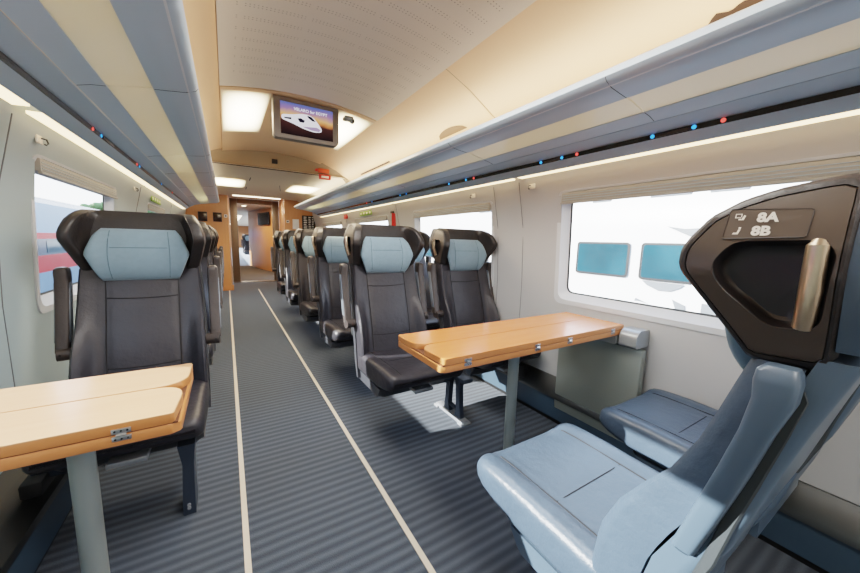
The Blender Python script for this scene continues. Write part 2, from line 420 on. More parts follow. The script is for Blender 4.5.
def seat_parts(mirror, pan_m, back_m, support, arm_m, arm_side, pocket=True, shell_m=None):
    """the parts of one seat as (name, mesh, parent index)"""
    R = []
    # seat cushion
    b = MB(); st = []
    for y, w, zt, zb in ((0, .222, .458, .425), (.006, .236, .468, .410), (.02, .245, .476, .396), (.05, .25, .481, .382), (.10, .25, .483, .368), (.19, .25, .483, .352), (.27, .25, .479, .348), (.285, .25, .479, .348), (.40, .25, .475, .346), (.50, .25, .47, .345), (.515, .24, .455, .36)):
        st.append(pan_loop(y, w, zt, zb))
    b.loft(st, pan_m)
    R.append(('seat', b.mesh('seat', mirror), None))
    b = MB()
    zt = lambda y: lerp(y, [(0, .458), (.02, .476), (.05, .481), (.10, .483), (.27, .479), (.5, .47)])
    for s in (-1, 1): b.tube([(s*.165, y, zt(y)-.0098) for y in (.012, .05, .1, .2, .3, .4, .48)], .0026, M['seam'], 5)
    b.tube([(x, .272, .479-.0125) for x in (-.163, -.1, 0, .1, .163)], .0025, M['seam'], 5)
    R.append(('stitching', b.mesh('stitching', mirror), 0))
    # backrest cushion
    b = MB(); b.loft([back_loop(z) for z in (.40, .43, .46, .50, .54, .58, .62, .66, .70, .731, .76, .785, .82, .86, .89, .925, .955, .985, 1.01, 1.03)], back_m)
    R.append(('backrest', b.mesh('backrest', mirror), None)); bi = 2
    b = MB()
    for s in (-1, 1): b.tube([(s*.14, back_front(.14, z)-.0035, z) for z in (.47, .55, .63, .71, .79, .87, .95, 1.015)], .0022, M['seam'], 5)
    for zz in (.565, .885): b.tube([(x, back_front(x, zz)-.0006, zz+.006*(x/.14)**2) for x in [-.136+.272*i/10 for i in range(11)]], .0024, M['seam'], 5)
    R.append(('stitching', b.mesh('stitching', mirror), bi))
    # rear shell
    b = MB(); b.loft([shell_loop(z) for z in (.30, .36, .42, .50, .60, .69, .76, .82, .88, .94, 1.0, 1.05)], shell_m)
    b.loft([shell_loop(z) for z in (1.065, 1.09, 1.13, 1.18, 1.22, 1.26, 1.29, 1.30)], shell_m)
    AC = [(.56, .60), (.655, .623), (.75, .640), (.85, .663), (.93, .680), (1.0, .694)]
    for s in (-1, 1): b.loft([[(s*(lerp(z, BW)+q), lerp(z, AC)+e, z) for q, e in ((.004, 0), (.0075, .003), (.0075, k), (.004, k+.003))] for z, k in ((.56, .008), (.66, .016), (.75, .017), (.85, .017), (.93, .018), (.985, .018), (1.0, .010))], M['gasket'])  # flat dark strips standing in for the shaded recess behind each armrest
    R.append(('backrest_shell', b.mesh('backrest_shell', mirror), None))
    # headrest with side wings
    b = MB(); b.loft([head_loop(z, .036) for z in (1.022, 1.03, 1.05, 1.071, 1.1, 1.138, 1.16, 1.176, 1.195, 1.214, 1.235, 1.255, 1.28, 1.295, 1.305)], M['headleather'])
    R.append(('headrest', b.mesh('headrest', mirror), None)); hi = len(R)-1
    # aisle-side panel with its recessed pocket
    zs = [1.024, 1.035, 1.071, 1.138, 1.16, 1.176, 1.195, 1.214, 1.255, 1.28, 1.295, 1.305]
    outl = [(lerp(z, WF)+.002, z) for z in zs]+[(.712, 1.307), (.724, 1.30), (.725, 1.18), (.724, 1.08), (.722, 1.03)]
    hole = round_poly([(.606, 1.2135), (.700, 1.216), (.714, 1.200), (.708, 1.092), (.658, 1.084), (.595, 1.142), (.582, 1.175)], .018)
    c = (.655, 1.155); n = 72
    def px(z, o=0): return lerp(z, HW)+.006-o
    def ins(ring, d): return [(y+(c[0]-y)*d, z+(c[1]-z)*d) for y, z in ring]
    ro = ray_ring(outl, n, c); rh = ray_ring(hole, n, c)
    b = MB(); G = [[(px(z, .045), y, z) for y, z in ro], [(px(z, .012), y, z) for y, z in ro], [(px(z, .004), y, z) for y, z in ins(ro, .02)], [(px(z), y, z) for y, z in ins(ro, .06)], [(px(z), y, z) for y, z in ins(ro, .105)]]
    G2 = [[(px(z), y, z) for y, z in ins(ro, .105)], [(px(z, .003), y, z) for y, z in ins(ro, .112)]]
    hf = lambda f: [(p[0]*(1-f)+q[0]*f, p[1]*(1-f)+q[1]*f) for p, q in zip(ins(ro, .125), rh)]
    G3 = [[(px(z, .003), y, z) for y, z in ins(ro, .112)], [(px(z), y, z) for y, z in ins(ro, .125)]]
    if pocket:
        G3 += [[(px(z), y, z) for y, z in hf(.5)], [(px(z), y, z) for y, z in rh]]
        G4 = [[(px(z, o), y, z) for y, z in ins(rh, k)] for k, o in ((0, 0), (.012, .0006), (.03, .003), (.055, .008), (.09, .015), (.14, .021), (.22, .025), (.4, .027))]
    else:
        G3 += [[(px(z), y, z) for y, z in hf(.5)], [(px(z), y, z) for y, z in ins(ro, .8)]]; G4 = None
    b.loft(G, M['headleather'], False, False); b.loft(G2, M['seam'], False, False); b.loft(G3, M['sidepl'] if pocket else M['headleather'], False, not pocket)
    if G4: b.loft(G4, M['recess'], False, True)
    R.append(('side_panel', b.mesh('side_panel', mirror, 30), None)); pi_ = len(R)-1
    b = MB() if pocket else None
    if pocket: b.tube([(px(1.09, .010), .691, 1.090), (px(1.09, .006), .6915, 1.0925), (px(1.15, .004), .6955, 1.15), (px(1.2, .004), .695, 1.2085), (px(1.2, .008), .695, 1.212)], [.008, .0115, .0122, .0115, .008], M['brass'], 16)
    if pocket: R.append(('grab_handle', b.mesh('grab_handle', mirror), pi_))
    # pillow
    b = MB(); L = []; hw0 = [(0, .145), (.12, .160), (.52, .199), (.88, .165), (1, .140)]
    for k in range(15):
        t = k/14; z = .972+.248*t; hw = lerp(t, hw0); e = math.sin(PI*min(1, max(0, t*.94+.03)))**.5
        yb = lerp(z, FI)-.004; yf = yb-.05*e-.006; ring = []
        for i in range(28):
            a = 2*PI*i/28; ca, sa = math.cos(a), math.sin(a)
            x = hw*math.copysign(abs(ca)**.55, ca); q = math.copysign(abs(sa)**.7, sa)
            yy = (yb+yf)/2+(yb-yf)/2*q - (.026*smooth(.6, 1, abs(x)/.19) if True else 0)
            ring.append((x, yy, z))
        L.append(ring)
    b.loft(L, M['pillow'])
    R.append(('head_pillow', b.mesh('head_pillow', mirror, 80), None)); pl = len(R)-1
    b = MB()
    def pf(x, t):
        z = .972+.248*t; e = math.sin(PI*(t*.94+.03))**.5; yb = lerp(z, FI)-.004; yf = yb-.05*e-.006; hw = lerp(t, hw0)
        ca = min(1, abs(x)/hw)**(1/.55); sa = math.sqrt(max(0, 1-ca*ca)); return ((yb+yf)/2-(yb-yf)/2*sa**.7-.026*smooth(.6, 1, abs(x)/.19)-.0004, z)
    for s in (-1, 1): b.tube([(s*(.108+.008*math.sin(t*PI)),)+pf(.11, t) for t in [.04+.92*i/10 for i in range(11)]], .0016, M['pillowseam'], 5)
    b.tube([(x,)+pf(x, .64) for x in [-.108+.216*i/8 for i in range(9)]], .0014, M['pillowseam'], 5)
    R.append(('pillow_seam', b.mesh('pillow_seam', mirror), pl))
    # raised armrests
    for sg in (1, -1):
        b = MB(); L = []; xc = sg*(.290 if arm_side != arm_m else .266); A = [(zz, yy+(.014 if arm_side == arm_m else 0)) for zz, yy in ((.615, .572), (.655, .583), (.66, .584), (.75, .610), (.85, .637), (.93, .656), (.985, .668), (1.012, .668), (1.028, .668), (1.036, .670))]
        for z, yc in (A if arm_side == arm_m else A[1:]):
            d = lerp(z, [(.615, .012), (.655, .022), (.66, .027), (.95, .027), (1.0, .036), (1.025, .036), (1.036, .026)])*(.68 if arm_side == arm_m else 1); h2 = lerp(z, [(.615, .006), (.655, .019), (.66, .025), (1.02, .025), (1.03, .022), (1.036, .014)])
            xz = sg*lerp(z, [(.615, .226), (.70, .252), (.85, .264), (.95, .266)]) if arm_side == arm_m else xc
            L.append([(xz+math.copysign(abs(math.cos(a))**.45, math.cos(a))*h2, yc+math.copysign(abs(math.sin(a))**.45, math.sin(a))*d, z) for a in [2*PI*(k+.5)/24 for k in range(24)]])
        b.loft(L, arm_m)
        if arm_side != arm_m: b.tube([(xc+sg*.018, .565, .65), (xc-sg*.046, .575, .65)], .028, arm_m, 16)
        if arm_side != arm_m: b.tube([(xc, .5375, .655), (xc, .535, .655)], .005, M['black'], 8)
        R.append(('armrest', b.mesh('armrest', mirror), None)); ai = len(R)-1
        if arm_side == arm_m: continue
        b = MB()
        for q in (-1, 1):
            b.loft([[(xc+q*(.0235+k*.003), lerp(z, A)+e, z) for e in (-.017, .017)]+[(xc+q*.0235, lerp(z, A)+e, z) for e in (.019, -.019)] for z, k in ((.70, 0), (.705, 1), (.80, 1), (.90, 1), (.965, 1), (.97, 0))], arm_side)
        R.append(('armrest_side_plate', b.mesh('armrest_side_plate', mirror), ai))
    # base under the cushion
    b = MB(); b.loft([[(x, y, z) for x, y in ((-.2, .14+k), (.2, .14+k), (.235, .17+k), (.235, .55), (-.235, .55), (-.235, .17+k))] for z, k in ((.285, .05), (.30, .03), (.344, 0))], shell_m)
    b.box(-.06, .06, .06, .15, .325, .347, M['footmetal'], .004)
    R.append(('seat_base', b.mesh('seat_base', mirror), None))
    b = MB()
    if support == 'single':     # flat leg on the aisle side, beam to the wall
        b.loft([[(x, y, z) for x, y in ((xa, ya), (xb, ya), (xb, yb), (xa, yb))] for z, xa, xb, ya, yb in ((0, .15, .195, .115, .24), (.05, .15, .195, .11, .23), (.24, .16, .20, .105, .20), (.34, .15, .21, .08, .24))], M['legmetal'])
        for z in (.035, .05): b.tube([(.172, .111, z), (.172, .106, z)], .007, M['footmetal'], 8)
        R.append(('leg', b.mesh('leg', mirror), None))
        b = MB(); b.box(-.30, .21, .20, .26, .275, .318, M['legmetal'], .006); b.box(-.31, -.25, .14, .34, .245, .30, M['black'], .008)
    elif support == 'twin':     # pedestal between the two seats, on the side away from the aisle
        b.box(-.375, -.315, .10, .42, 0, .028, M['footmetal'], .008)
        b.box(-.385, -.305, .09, .14, 0, .016, M['footmetal'], .004); b.box(-.385, -.305, .38, .43, 0, .016, M['footmetal'], .004)
        for y0, y1 in ((.17, .18), (.30, .29)):
            b.loft([[(x, y, z) for x, y in ((-.362, yy-w), (-.328, yy-w), (-.328, yy+w), (-.362, yy+w))] for z, yy, w in ((.02, y0, .034), (.09, y0, .02), (.24, y1, .02), (.30, y1, .032))], M['legmetal'])
        b.tube([(-.345, .18, .075), (-.345, .30, .075)], .014, M['legmetal'])
        R.append(('pedestal', b.mesh('pedestal', mirror), None))
        b = MB(); b.box(-.385, .18, .20, .26, .278, .322, M['legmetal'], .006); b.box(-.385, -.305, .09, .37, .292, .322, M['legmetal'], .006)
    else:                        # window seat of a pair: beam and wall bracket
        b.box(-.24, .24, .20, .26, .278, .322, M['legmetal'], .006); b.box(-.25, -.20, .12, .34, .205, .30, M['black'], .01)
    R.append(('seat_frame', b.mesh('seat_frame', mirror), None))
    return R
def make_seat(parts, label, loc, rz=0, group=None, name='train_seat'):
    r = thing(name, label, 'seat', loc, group, rz); obs = []
    for nm, me, par in parts:
        o = bpy.data.objects.new(nm, me); COL.objects.link(o); o.parent = r if par is None else obs[par]; obs.append(o)
    return r, obs

L_, L2 = M['leather'], M['leather_sunlit']
P_single = seat_parts(False, L_, L_, 'single', M['arm'], M['armside'], False, M['shellfar'])
P_twin = seat_parts(True, L_, L_, 'twin', M['arm'], M['armside'], True, M['shellfar'])
P_win = seat_parts(True, L_, L_, 'window', M['arm'], M['armside'], True, M['shellfar'])
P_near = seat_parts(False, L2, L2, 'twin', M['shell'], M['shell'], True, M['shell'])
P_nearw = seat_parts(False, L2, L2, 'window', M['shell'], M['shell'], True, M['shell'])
Y0, PITCH = 1.51, 1.01
XA, XW, XS = .948, 1.640, -.362
XAN, YN = .938, .806
ordn = ['first', 'second', 'third', 'fourth', 'fifth']
s0, _ = make_seat(P_single, 'charcoal single seat with blue pillow facing the pale beech table by the window', (XS, Y0, 0), group='single seats along the cool grey wall')
a0, _ = make_seat(P_twin, 'charcoal aisle seat with blue pillow facing the warm beech table, its aisle edge sunlit', (XA, Y0, 0), group='aisle seats of the paired rows')
w0, _ = make_seat(P_win, 'charcoal window seat with blue pillow behind the warm beech table, close to the wall pillar', (XW, Y0, 0), group='window seats of the paired rows')
for k in range(1, 5):
    y = Y0+PITCH*k
    copy_tree(s0, f'charcoal single seat in the {ordn[k]} row counted from the pale beech table', (XS, y, 0))
    copy_tree(a0, f'charcoal aisle seat of a pair in the {ordn[k]} row counted from the warm beech table', (XA, y, 0))
    copy_tree(w0, f'charcoal window seat of a pair in the {ordn[k]} row counted from the warm beech table', (XW, y, 0))
for k, t in ((0, 'dark seat in the next carriage, seen through the doorway, first one past the wood cabinet'), (1, 'dark seat in the next carriage, seen through the doorway, behind the first one')):
    copy_tree(a0, t, (1.02, 19.0+k*1.6, 0), group='seats in the next carriage')
near, nobs = make_seat(P_near, 'large leather aisle seat in sun-lightened steel blue seen from behind, headrest marked 8A 8B, pan in sunlight', (XAN, YN, 0), PI)
nearw, _ = make_seat(P_nearw, 'leather window seat in sun-lightened blue beside the 8A 8B seat, cushion mostly shaded, under the bright window', (XW, YN-.01, 0), PI)
# seat-number plate on the near seat (local +x side)
idx = {n: i for i, (n, _, _) in reversed(list(enumerate(P_near)))}
pan_o = nobs[idx['side_panel']]
b = MB(); q = round_poly([(.592, 1.2165), (.683, 1.2195), (.684, 1.2585), (.594, 1.2635)], .004)
xq = lambda z: lerp(z, HW)+.0072
b.loft([[(xq(z)-.003, y, z) for y, z in q], [(xq(z), y, z) for y, z in q]], M['sidepl'])
b.tube([(xq(z)+.0001, y, z) for y, z in q]+[(xq(q[0][1]), q[0][0], q[0][1])], .0006, M['recess'], 5)
pl = b.build('number_plate', pan_o); pl['label'] = 'seat number plate reading 8A and 8B'
M['letter'] = plain('ivory_lettering', srgb(226, 222, 214), .6)
def on_plate(me, y, z, name, tilt=0):
    o = bpy.data.objects.new(name, me); COL.objects.link(o); o.parent = pl
    sl = (lerp(1.25, HW)-lerp(1.22, HW))/.03     # the plate leans with the panel
    up = Vector((sl, -.0, 1)).normalized(); rt = Vector((0, 1, 0)); nn = rt.cross(up)
    mt = Matrix((rt, up, nn)).transposed().to_4x4(); mt.translation = Vector((xq(z)+.0006, y, z)); o.matrix_local = mt; return o
on_plate(text_mesh('8A', .0195, M['letter'], .0009), .628, 1.2425, 'lettering')
on_plate(text_mesh('8B', .0195, M['letter'], .0009), .625, 1.2225, 'lettering')
def icon(polys):
    b = MB()
    for p in polys: b.poly([(x, y, 0) for x, y in p], M['letter'])
    return b.mesh('icon')
u = .00115
on_plate(icon([[(0, 3*u), (6*u, 3*u), (6*u, 4*u), (0, 4*u)], [(0, 8*u), (7*u, 8*u), (7*u, 9*u), (0, 9*u)], [(0, 4*u), (u, 4*u), (u, 8*u), (0, 8*u)], [(6*u, 4*u), (7*u, 4*u), (7*u, 8*u), (6*u, 8*u)], [(7*u, 0), (9.5*u, 0), (11*u, 6*u), (9*u, 7*u), (7.5*u, 3*u)], [(4*u, 0), (7*u, 0), (7*u, 2*u), (4*u, 2*u)]]), .602, 1.2455, 'screen_icon')
on_plate(icon([[(3*u, 0), (6*u, 0), (8*u, 7*u), (5.5*u, 7*u), (4.5*u, 3*u)], [(0, 0), (3*u, 0), (4.5*u, 2.5*u), (1*u, 2.5*u)], [(5.5*u, 7.6*u), (8*u, 7.6*u), (8*u, 10*u), (5.5*u, 10*u)]]), .603, 1.2235, 'seat_icon')

# ------------------------------------------------------------------ tables
def table(x_tip, x_wall, sgn, wood, lab, hinges, legx, bracket):
    """x_tip: aisle end; the other end at the wall"""
    t = thing('folding_table', lab, 'table', (0, 0, 0))
    yn, yb, yg = .953, 1.317, 1.138
    T = lambda x, y: (x, y)
    xs, xe = (x_tip, x_wall)
    low = round_poly([(xs, yb), (xs, yn+.012), (xs+sgn*.02, yn), (xe, yn), (xe, yb)], [.012, .006, .006, .004, .004], 3)
    b = MB(); b.slab(low, .722, .7475, M['edge'], M['edge'], .0015); 
    o_ = [(xs+sgn*.006, yn+.003), (xe, yn+.003), (xe, yb-.003), (xs+sgn*.006, yb-.003)]
    b.slab(o_, .7470, .7515, M['woodgap']); b.box(min(xs+sgn*.09, xe), max(xs+sgn*.09, xe), yg-.006, yg+.006, .7505, .7705, M['woodgap']); b.build('tabletop', t)
    def leaf(y0, y1, curve_at_y1):
        if curve_at_y1: o = [(xs+sgn*.012, y0), (xe, y0), (xe, y1), (xs, y1)]; r = [.01, .003, .003, .085]
        else: o = [(xs, y0), (xe, y0), (xe, y1), (xs, y1)]; r = [.085, .003, .003, .01]
        bb = MB(); bb.slab(round_poly(o, r, 8), .750, .775, wood, M['edge'], .002); return bb.build('leaf', t)
    leaf(yn, yg-.0022, True); leaf(yg+.0022, yb, False)
    for hx in hinges:
        b = MB(); b.box(hx-.017, hx+.017, yn-.003, yn+.004, .7515, .763, M['hinge'], .001); b.box(hx-.017, hx+.017, yn-.003, yn+.004, .734, .7455, M['hinge'], .001)
        b.tube([(hx-.009, yn-.003, .7487), (hx+.009, yn-.003, .7487)], .0035, M['hinge'], 8)
        for dx in (-.011, 0, .011):
            for z in (.758, .739): b.tube([(hx+dx, yn-.003, z), (hx+dx, yn-.0042, z)], .0022, M['gap'], 6)
        b.build('hinge', t)
    b = MB(); r = .0265; b.tube([(legx, 1.135, 0), (legx, 1.135, .715)], r, M['steel'], 24); b.tube([(legx, 1.135, 0), (legx, 1.135, .006)], r+.012, M['steel'], 24)
    b.tube([(legx, 1.135, .705), (legx, 1.135, .7225)], r+.03, M['steel'], 24); b.build('leg', t)
    xw = x_wall
    b = MB(); L = []
    for x in (xw+sgn*.0 - sgn*.06, xw+sgn*.066):
        L.append([(x, y, z) for y, z in round_poly([(.93, .655), (1.36, .655), (1.36, .77), (.93, .77)] if False else [(.955, .67), (1.38, .67), (1.38, .7215), (.955, .7215)], .016)])
    b.loft(L, M['bracket2']); b.build('wall_bracket', t)
    if bracket:
        b = MB(); b.box(1.845, 1.895, .845, 1.36, .10, .655, M['bracket'], .012); b.build('side_panel', t)
        b = MB(); b.loft([[(x, y, z) for x, z in round_poly([(1.79, .668), (1.922, .668), (1.922, .762), (1.82, .762), (1.79, .735)], .02)] for y in (.855, .945)], M['bracket2']); b.build('bracket_cover', t)
    return t
table(.645, 1.845, 1, M['beech2'], 'warm orange beech folding table with four hinges between paired seats', (.765, 1.153, 1.378, 1.74), 1.203, True)
table(-.115, -.70, -1, M['beech'], 'pale beech folding table facing the single seat, one hinge in view', (-.223,), -.346, False)

# ------------------------------------------------------------------ shell of the carriage
YB, YE = -2.2, 8.5
b = MB(); b.poly([(XL-.02, YB, 0), (XR+.02, YB, 0), (XR+.02, YE, 0), (XL-.02, YE, 0)], M['carpet']); struct(b.build('floor'))
for i, x in enumerate((.012, .585)):
    b = MB(); b.box(x-.011, x+.011, YB, YE, 0, .0035, M['strip']); struct(b.build(f'trim_{i+1}'))
def wall_x(side, z):
    d = lerp(z, [(0, 0), (.9, 0), (1.5, .03), (1.66, .105), (1.9, .12)])
    return XR-d if side > 0 else XL+d
WIN = {1: [(.03, 1.455), (2.135, 3.47), (4.22, 5.55), (6.35, 7.75)], -1: [(.30, 1.60), (2.28, 3.56), (4.86, 6.0), (6.9, 7.9)]}
ZB, ZT = .835, 1.535
def side_wall(side, name, mat):
    b = MB(); ys = [YB]; holes = []
    for y0, y1 in WIN[side]: ys += [y0, y1]; holes.append((y0, y1))
    ys.append(YE); zs = [0, .3, .6, ZB, .9, 1.2, ZT, 1.62, 1.75, 2.0]
    for j in range(len(ys)-1):
        isw = any(abs(ys[j]-h[0]) < 1e-6 for h in holes)
        for z0, z1 in zip(zs, zs[1:]):
            if isw and z0 >= ZB-1e-6 and z1 <= ZT+1e-6: continue
            b.poly([(wall_x(side, z0), ys[j], z0), (wall_x(side, z0), ys[j+1], z0), (wall_x(side, z1), ys[j+1], z1), (wall_x(side, z1), ys[j], z1)], mat)
    # panel joints
    jy = {1: (-.3, 1.79, 2.06, 3.86, 5.95), -1: (1.98, 4.25, 6.4)}[side]
    for y in jy:
        b.box(-.001, .001, -.001, .001, -.001, .001, mat)
        b.tube([(wall_x(side, z)-side*.0005, y, z) for z in (.3, .9, 1.3, 1.64)], .0022, M['traingrey'], 5)
    return struct(b.build(name))
side_wall(1, 'wall_right', M['wall']); side_wall(-1, 'wall_left', M['wallL'])
nwin = 0
for side in (1, -1):
    for wi, (y0, y1) in enumerate(WIN[side]):
        nwin += 1; w = sempty(f'window_{nwin}')
        dep = .055; xo = lambda z, o=0: wall_x(side, z)+side*o
        def xg(z): return (XR if side > 0 else XL)+side*.012+(-side*lerp(z, [(.83, 0), (1.55, .03)]))+side*.03
        b = MB()      # reveal: sloped lining from the wall opening to the glass
        ro = round_poly([(y0, ZB), (y1, ZB), (y1, ZT), (y0, ZT)], .06, 6); gi = .034
        rg = round_poly([(y0+gi, ZB+.042), (y1-gi, ZB+.042), (y1-gi, ZT-.01), (y0+gi, ZT-.01)], .05, 6)
        rs = [(y0, ZB), (y1, ZB), (y1, ZT), (y0, ZT)]
        flange = round_poly([(y0-.03, ZB-.03), (y1+.03, ZB-.03), (y1+.03, ZT+.012), (y0-.03, ZT+.012)], .06, 6)
        b.loft([[(xo(z, .004), y, z) for y, z in flange], [(xo(z, -.006), y, z) for y, z in flange], [(xo(z, -.006), y, z) for y, z in ro], [(xg(z), y, z) for y, z in rg]], M['frame'], False, False)
        g2 = round_poly([(y0+gi+.012, ZB+.052), (y1-gi-.012, ZB+.052), (y1-gi-.012, ZT-.02), (y0+gi+.012, ZT-.02)], .045, 6)
        b.loft([[(xg(z), y, z) for y, z in rg], [(xg(z)+side*.004, y, z) for y, z in g2]], M['gasket'], False, False)
        b.build('window_frame', w)
        b = MB(); b.poly([(xg(z)+side*.004, y, z) for y, z in g2], M['pane'])
        b.build('pane', w)
        b = MB(); b.box(min(xo(ZT, -.012), xg(ZT)), max(xo(ZT, -.012), xg(ZT)), y0+.01, y1-.01, ZT-.062, ZT-.004, M['blind'], .004)
        for z in (ZT-.05, ZT-.036, ZT-.022): b.tube([(xo(ZT, -.0125), y0+.02, z), (xo(ZT, -.0125), y1-.02, z)], .0018, M['rackdk'], 5)
        b.box(min(xo(ZT, -.016), xo(ZT)), max(xo(ZT, -.016), xo(ZT)), y0+.005, y1-.005, ZT-.075, ZT-.062, M['blind'], .003)
        b.build('roller_blind', w)
# heater covers along the wall foot
def heater(side, name, d0):
    b = MB(); X = lambda d: (XR-d) if side > 0 else (XL+d)
    def strip(p, q, m): b.poly([(X(p[0]), YB, p[1]), (X(q[0]), YB, q[1]), (X(q[0]), 7.9, q[1]), (X(p[0]), 7.9, p[1])], m)
    strip((d0-.012, .0), (d0-.012, .03), M['black']); strip((d0-.012, .03), (d0, .03), M['black']); strip((d0, .03), (d0-.01, .165), M['skirt'])
    strip((d0-.01, .165), (d0+.004, .17), M['skirt2']); strip((d0+.004, .17), (d0+.002, .2), M['skirt2']); strip((d0+.002, .2), (.012, .285), M['skirt2']); strip((.012, .285), (0, .285), M['skirt2'])
    return struct(b.build(name))
heater(1, 'baseboard_right', .09); heater(-1, 'baseboard_left', .15)

# ceiling: perforated middle panels, curved cream sides, lower ceiling beyond the bulkhead
def vault(x): u = (x-CX)/.5665; return 2.2+.062*(1-u*u)
b = MB(); N = 16
def mid(y0, y1, m, dz=0):
    xs = [.012+1.133*i/N for i in range(N+1)]
    b.loft([[(x, y0, vault(x)+dz) for x in xs], [(x, y1, vault(x)+dz) for x in xs]], m, closed=False)
    for x in (.012, 1.145):
        b.poly([(x, y0, 2.2+dz), (x, y1, 2.2+dz), (x, y1, 2.235), (x, y0, 2.235)], m)
    for y in (y0, y1): b.loft([[(x, y, vault(x)+dz) for x in xs], [(x, y, vault(x)+.03) for x in xs]], m, closed=False)
mid(YB, 2.79, M['perf']); mid(2.812, 4.82, M['cream'])
SIDE = [(0, 2.222), (.03, 2.215), (.2, 2.145), (.40, 2.035), (.555, 1.955), (.66, 1.93)]
for s in (1, -1):
    xe = 1.15 if s > 0 else .007
    b.loft([[(xe+s*d, y, z) for d, z in SIDE] for y in (YB, 1.78)], M['cream'], closed=False)
    b.loft([[(xe+s*d, y, z) for d, z in SIDE] for y in (1.786, 4.82)], M['cream'], closed=False)
    b.loft([[(xe+s*d, y, z+.008) for d, z in SIDE] for y in (1.77, 1.80)], M['fascia'], closed=False)
    b.poly([(xe-s*.012, YB, 2.236), (xe, YB, 2.236), (xe, 4.82, 2.236), (xe-s*.012, 4.82, 2.236)], M['cream'])
    # behind the luggage rack, down to the wall
    b.loft([[(xe+s*.66, y, 1.93), (xe+s*.70, y, 1.80), (wall_x(s, 1.66)+s*.02, y, 1.66)] for y in (YB, YE)], M['cream'], closed=False)
b.poly([(XL-.1, YB, 2.32), (XR+.1, YB, 2.32), (XR+.1, YE, 2.32), (XL-.1, YE, 2.32)], M['ceil'])
for s in (1, -1):
    x = XR+.06 if s > 0 else XL-.06
    b.poly([(x, YB, 1.5), (x, YE, 1.5), (x, YE, 2.33), (x, YB, 2.33)], M['ceil'])
struct(b.build('ceiling'))
b = MB()      # lower flat ceiling
ZC = 2.06
b.loft([[(x, y, z) for x, z in ((-.46, 2.0), (-.30, ZC), (.58, ZC+.012), (1.46, ZC), (1.62, 2.0), (1.82, 1.93))] for y in (4.82, 6.6, YE)], M['ceil'], closed=False)
b.loft([[(x, y, z) for x, z in ((-.66, 1.93), (-.46, 2.0))] for y in (4.82, YE)], M['ceil'], closed=False)
for y in (6.05, 7.2): b.box(.35, .36, y-.3, y, ZC+.002, ZC+.006, M['gap'])
b.tube([(.20, 7.0, ZC+.005), (.32, 6.3, ZC+.006)], .004, M['gap'], 5); b.tube([(.92, 7.0, ZC+.005), (.82, 6.3, ZC+.006)], .004, M['gap'], 5)
struct(b.build('ceiling'))
# bulkhead fascia where the vault drops
b = MB(); top = []; bot = []
for i in range(41):
    x = -.46+2.08*i/40
    if .012 <= x <= 1.145: zt = vault(x)
    else:
        d = (x-1.15) if x > CX else (.007-x); zt = lerp(d, SIDE)
    top.append((x, 4.80, zt+.012)); bot.append((x, 4.86, max(1.985, min(zt-.004, ZC if abs(x-CX) < .9 else 2.0))))
b.loft([top, bot], M['fascia'], closed=False)
b.tube([(p[0], p[1]-.002, p[2]) for p in bot], .004, M['gap'], 5)
struct(b.build('trim_3'))

